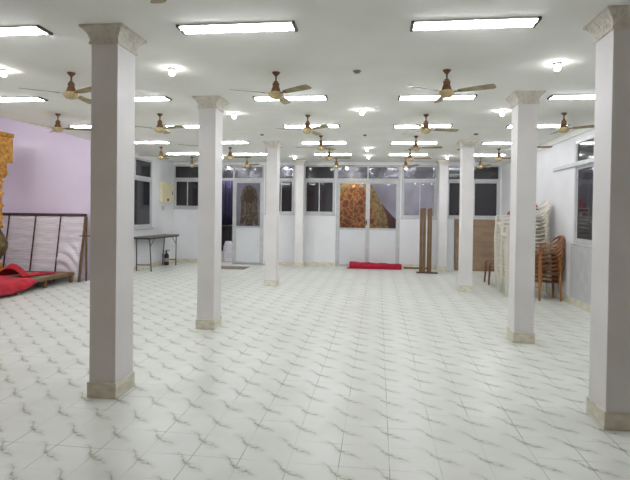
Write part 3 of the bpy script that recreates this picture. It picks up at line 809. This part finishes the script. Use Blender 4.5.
# ------------------------------------------------------------ left bay: stage, backdrop, red cloth, gilt pillar
PX0, PX1, PY0, PY1, PZ = -8.3, -6.2, 6.7, 9.72, .21
t = thing('low_stage', 'low wooden stage frame on short legs before the white backdrop', 'stage', (-7.3, 8.2, 0))
cx, cy = -7.3, 8.2
b = bm_new(); bx(b, PX0-cx+.03, PX1-cx-.03, PY0-cy+.03, PY1-cy-.03, PZ-.035, PZ-.012); obj('deck', b, M_ply, t)
b = bm_new()
bx(b, PX1-cx-.03, PX1-cx, PY0-cy, PY1-cy, PZ-.06, PZ, bev=.004); bx(b, PX0-cx, PX0-cx+.03, PY0-cy, PY1-cy, PZ-.06, PZ, bev=.004)
bx(b, PX0-cx+.03, PX1-cx-.03, PY0-cy, PY0-cy+.03, PZ-.06, PZ, bev=.004); bx(b, PX0-cx+.03, PX1-cx-.03, PY1-cy-.03, PY1-cy, PZ-.06, PZ, bev=.004)
obj('edge_rail', b, M_woodh, t)
for x in (PX0-cx+.04, PX1-cx-.075):
    for y in (PY0-cy+.04, 8.05-cy, 8.82-cy, PY1-cy-.08):
        b = bm_new(); bx(b, x, x+.05, y, y+.06, 0, PZ-.036, bev=.003); obj('leg', b, M_woodh, t)

# white backdrop: leaning frame along the return wall
t = thing('cloth_backdrop', 'white cloth stretched on a leaning wooden frame against the lilac wall', 'backdrop', (-7.0, 9.75, 0))
Lh = 1.43; lean = math.atan2(.22, 1.38)
R = Matrix.Rotation(-lean, 4, 'X')
def add(name, fn, m):
    b = bm_new(); fn(b); bmesh.ops.transform(b, matrix=R, verts=b.verts[:]); return obj(name, b, m, t)
X0, X1 = -1.45, .90
add('top_rail', lambda b: bx(b, X0, X1, -.025, .025, Lh-.05, Lh, bev=.004), M_darkwood)
add('side_post', lambda b: bx(b, X1-.04, X1, -.022, .022, 0, Lh-.05, bev=.004), M_wood)
for x in (-1.40, -.85, -.235, .335):
    add('divider', lambda b: bx(b, x, x+.022, -.050, -.028, .0, Lh-.05, bev=.003), M_darkwood)
def cl(u, v):
    x = X0+.02+(X1-.045-X0)*u; z = .02+(Lh-.09)*v
    y = -.004+.004*sin(z*38+sin(x*2.2))
    d = math.exp(-((x-.60)/.26)**2-((z-.50)/.26)**2)
    y += -.012-.07*d*abs(sin((z+.55*(x-.5)**2*3)*13+ x*4))
    x += -.045*max(0,.9-v)*max(0,(u-.8)/.2)
    return (x, y, z)
add('cloth', lambda b: grid_solid(b, 90, 60, cl, .004), M_cloth)
b = bm_new(); bx(b, .86, 1.12, .03, .055, .945, .965, bev=.003); obj('side_bar', b, M_darkwood, t)
b = bm_new(); bx(b, .915, .945, .16, .19, 0, 1.35, bev=.003); obj('back_prop', b, M_wood, t)

# red cloth over the stage
b = bm_new()
def rc(u, v):
    # u along Y (near to far), v from back to hanging front hem
    y = 6.62+(1.95+.10*sin(v*5))*u
    e = 1.0-.55*max(0,(u-.72)/.28)**1.5         # hem rises towards the far end
    s = v*2.12
    if s < 1.83:
        x = PX0+.25+s; z = PZ+.012
        z += .018*sin(y*7+x*3)*(.5+.5*sin(x*5)) + .012
    else:
        q = (s-1.83)/.29
        x = PX0+.25+1.83+.06*sin(min(1,q*2)*pi/2)+.015*sin(y*17)*q; z = PZ+.012-q*.17*e-.0
    return (x, y, z)
grid_solid(b, 60, 60, rc, .008)
tag(obj('red_stage_cloth', b, M_red), 'bright red cloth draped over the near end of the low stage', 'cloth')
b = bm_new()
def rc2(u, v):
    y = 8.66+.86*u; w = .30*(1-.5*u)
    x = -6.85+.25*u+ w*(v-.5)*2
    pk = math.exp(-((u-.10)/.13)**2)*.20+.035*(1-u)
    z = PZ+.012+pk*(1-(2*v-1)**2)**1.2+.012*abs(sin(u*19+v*6))*(1-(2*v-1)**2)
    return (x, y, z)
grid_solid(b, 50, 20, rc2, .008)
tag(obj('red_cloth_heap', b, M_red), 'bunched red cloth lying along the bare end of the low stage', 'cloth')

# gilt pillar on the stage
t = thing('gilt_pillar', 'ornate golden pillar with carved capital at the left edge of the photo', 'pillar', (-7.62, 9.18, PZ))
b = bm_new(); bx(b, -.24, .24, -.2, .2, 0, .05, bev=.008); bx(b, -.21, .21, -.17, .17, .05, .10, bev=.01); lathe(b, [(.17,.10),(.19,.14),(.16,.20),(.11,.26)], 20); obj('pedestal', b, M_ochre, t)
b = bm_new(); lathe(b, [(.12,.25),(.16,.30),(.23,.40),(.275,.52),(.27,.62),(.22,.74),(.16,.84),(.14,.90),(.16,.93)], 24); obj('vase', b, M_bronzevase, t)
b = bm_new()
lathe(b, [(.18,.90),(.20,.93),(.18,.97),(.17,1.02),(.165,1.5),(.17,1.9),(.185,2.15),(.18,2.3)], 20)
obj('carved_shaft', b, M_ochre, t)
for k in range(5):
    z = 1.05+.24*k
    b = bm_new()
    pts = []
    for i in range(13):
        a = -.6+i/12*3.9; pts.append((.175*cos(a), .175*sin(a), z+.20*i/12))
    tube(b, pts, [.012]+[.024]*11+[.012], 8)
    obj('scroll_band', b, M_ochre, t)
b = bm_new()
prism(b, [(-.10,2.24),(-.09,2.05),(.12,2.05)] if False else [(-.15,2.3),(.20,2.3),(.235,1.98),(.17,1.90),(.12,2.0),(.06,2.08),(-.06,2.08),(-.15,1.95)], 'y', -.12, .12)
obj('bracket', b, M_ochre, t)
b = bm_new(); bx(b, -.26, .26, -.2, .2, 2.28, 2.72, bev=.012); bx(b, -.29, .29, -.23, .23, 2.72, 2.80, bev=.012)
for s in (-1,1): bx(b, s*.27-.02, s*.27+.02, -.2, .2, 2.20, 2.70, bev=.01)
obj('capital', b, M_ochre, t)
b = bm_new()
pts = [(.10,2.30)]+[(.17+.07*cos(a), 2.52+.10*sin(a)) for a in [pi*i/8 for i in range(8,-1,-1)]]+[(.24,2.30)]
prism(b, pts, 'y', -.212, -.198); obj('niche', b, M_bronzevase, t)

# ------------------------------------------------------------ world, camera
w = bpy.data.worlds.new('world'); bpy.context.scene.world = w; w.use_nodes = True
w.node_tree.nodes['Background'].inputs[0].default_value = (.02,.022,.03,1)
w.node_tree.nodes['Background'].inputs[1].default_value = .3

yaw, pitch, roll, cyp, F, CH = .1242, -.0132, .0132, 219.93, 505.0, 1.49
f = Vector((-sin(yaw)*cos(pitch), cos(yaw)*cos(pitch), sin(pitch)))
r = Vector((cos(yaw), sin(yaw), 0)); u = r.cross(f)
r2 = cos(roll)*r+sin(roll)*u; u2 = -sin(roll)*r+cos(roll)*u
cam = bpy.data.cameras.new('camera'); co = bpy.data.objects.new('camera', cam); COL.objects.link(co)
cam.sensor_fit = 'HORIZONTAL'; cam.sensor_width = 36; cam.lens = 36*F/630
cam.shift_y = -(240-cyp)/630; cam.clip_start = .05
m = Matrix((r2, u2, -f)).transposed().to_4x4(); m.translation = Vector((0,0,CH))
co.matrix_world = m
sc = bpy.context.scene
sc.camera = co
sc.view_settings.view_transform = 'Standard'; sc.view_settings.look = 'None'
sc.view_settings.exposure = 0.40; sc.view_settings.gamma = 1; sc.view_settings.use_curve_mapping = False
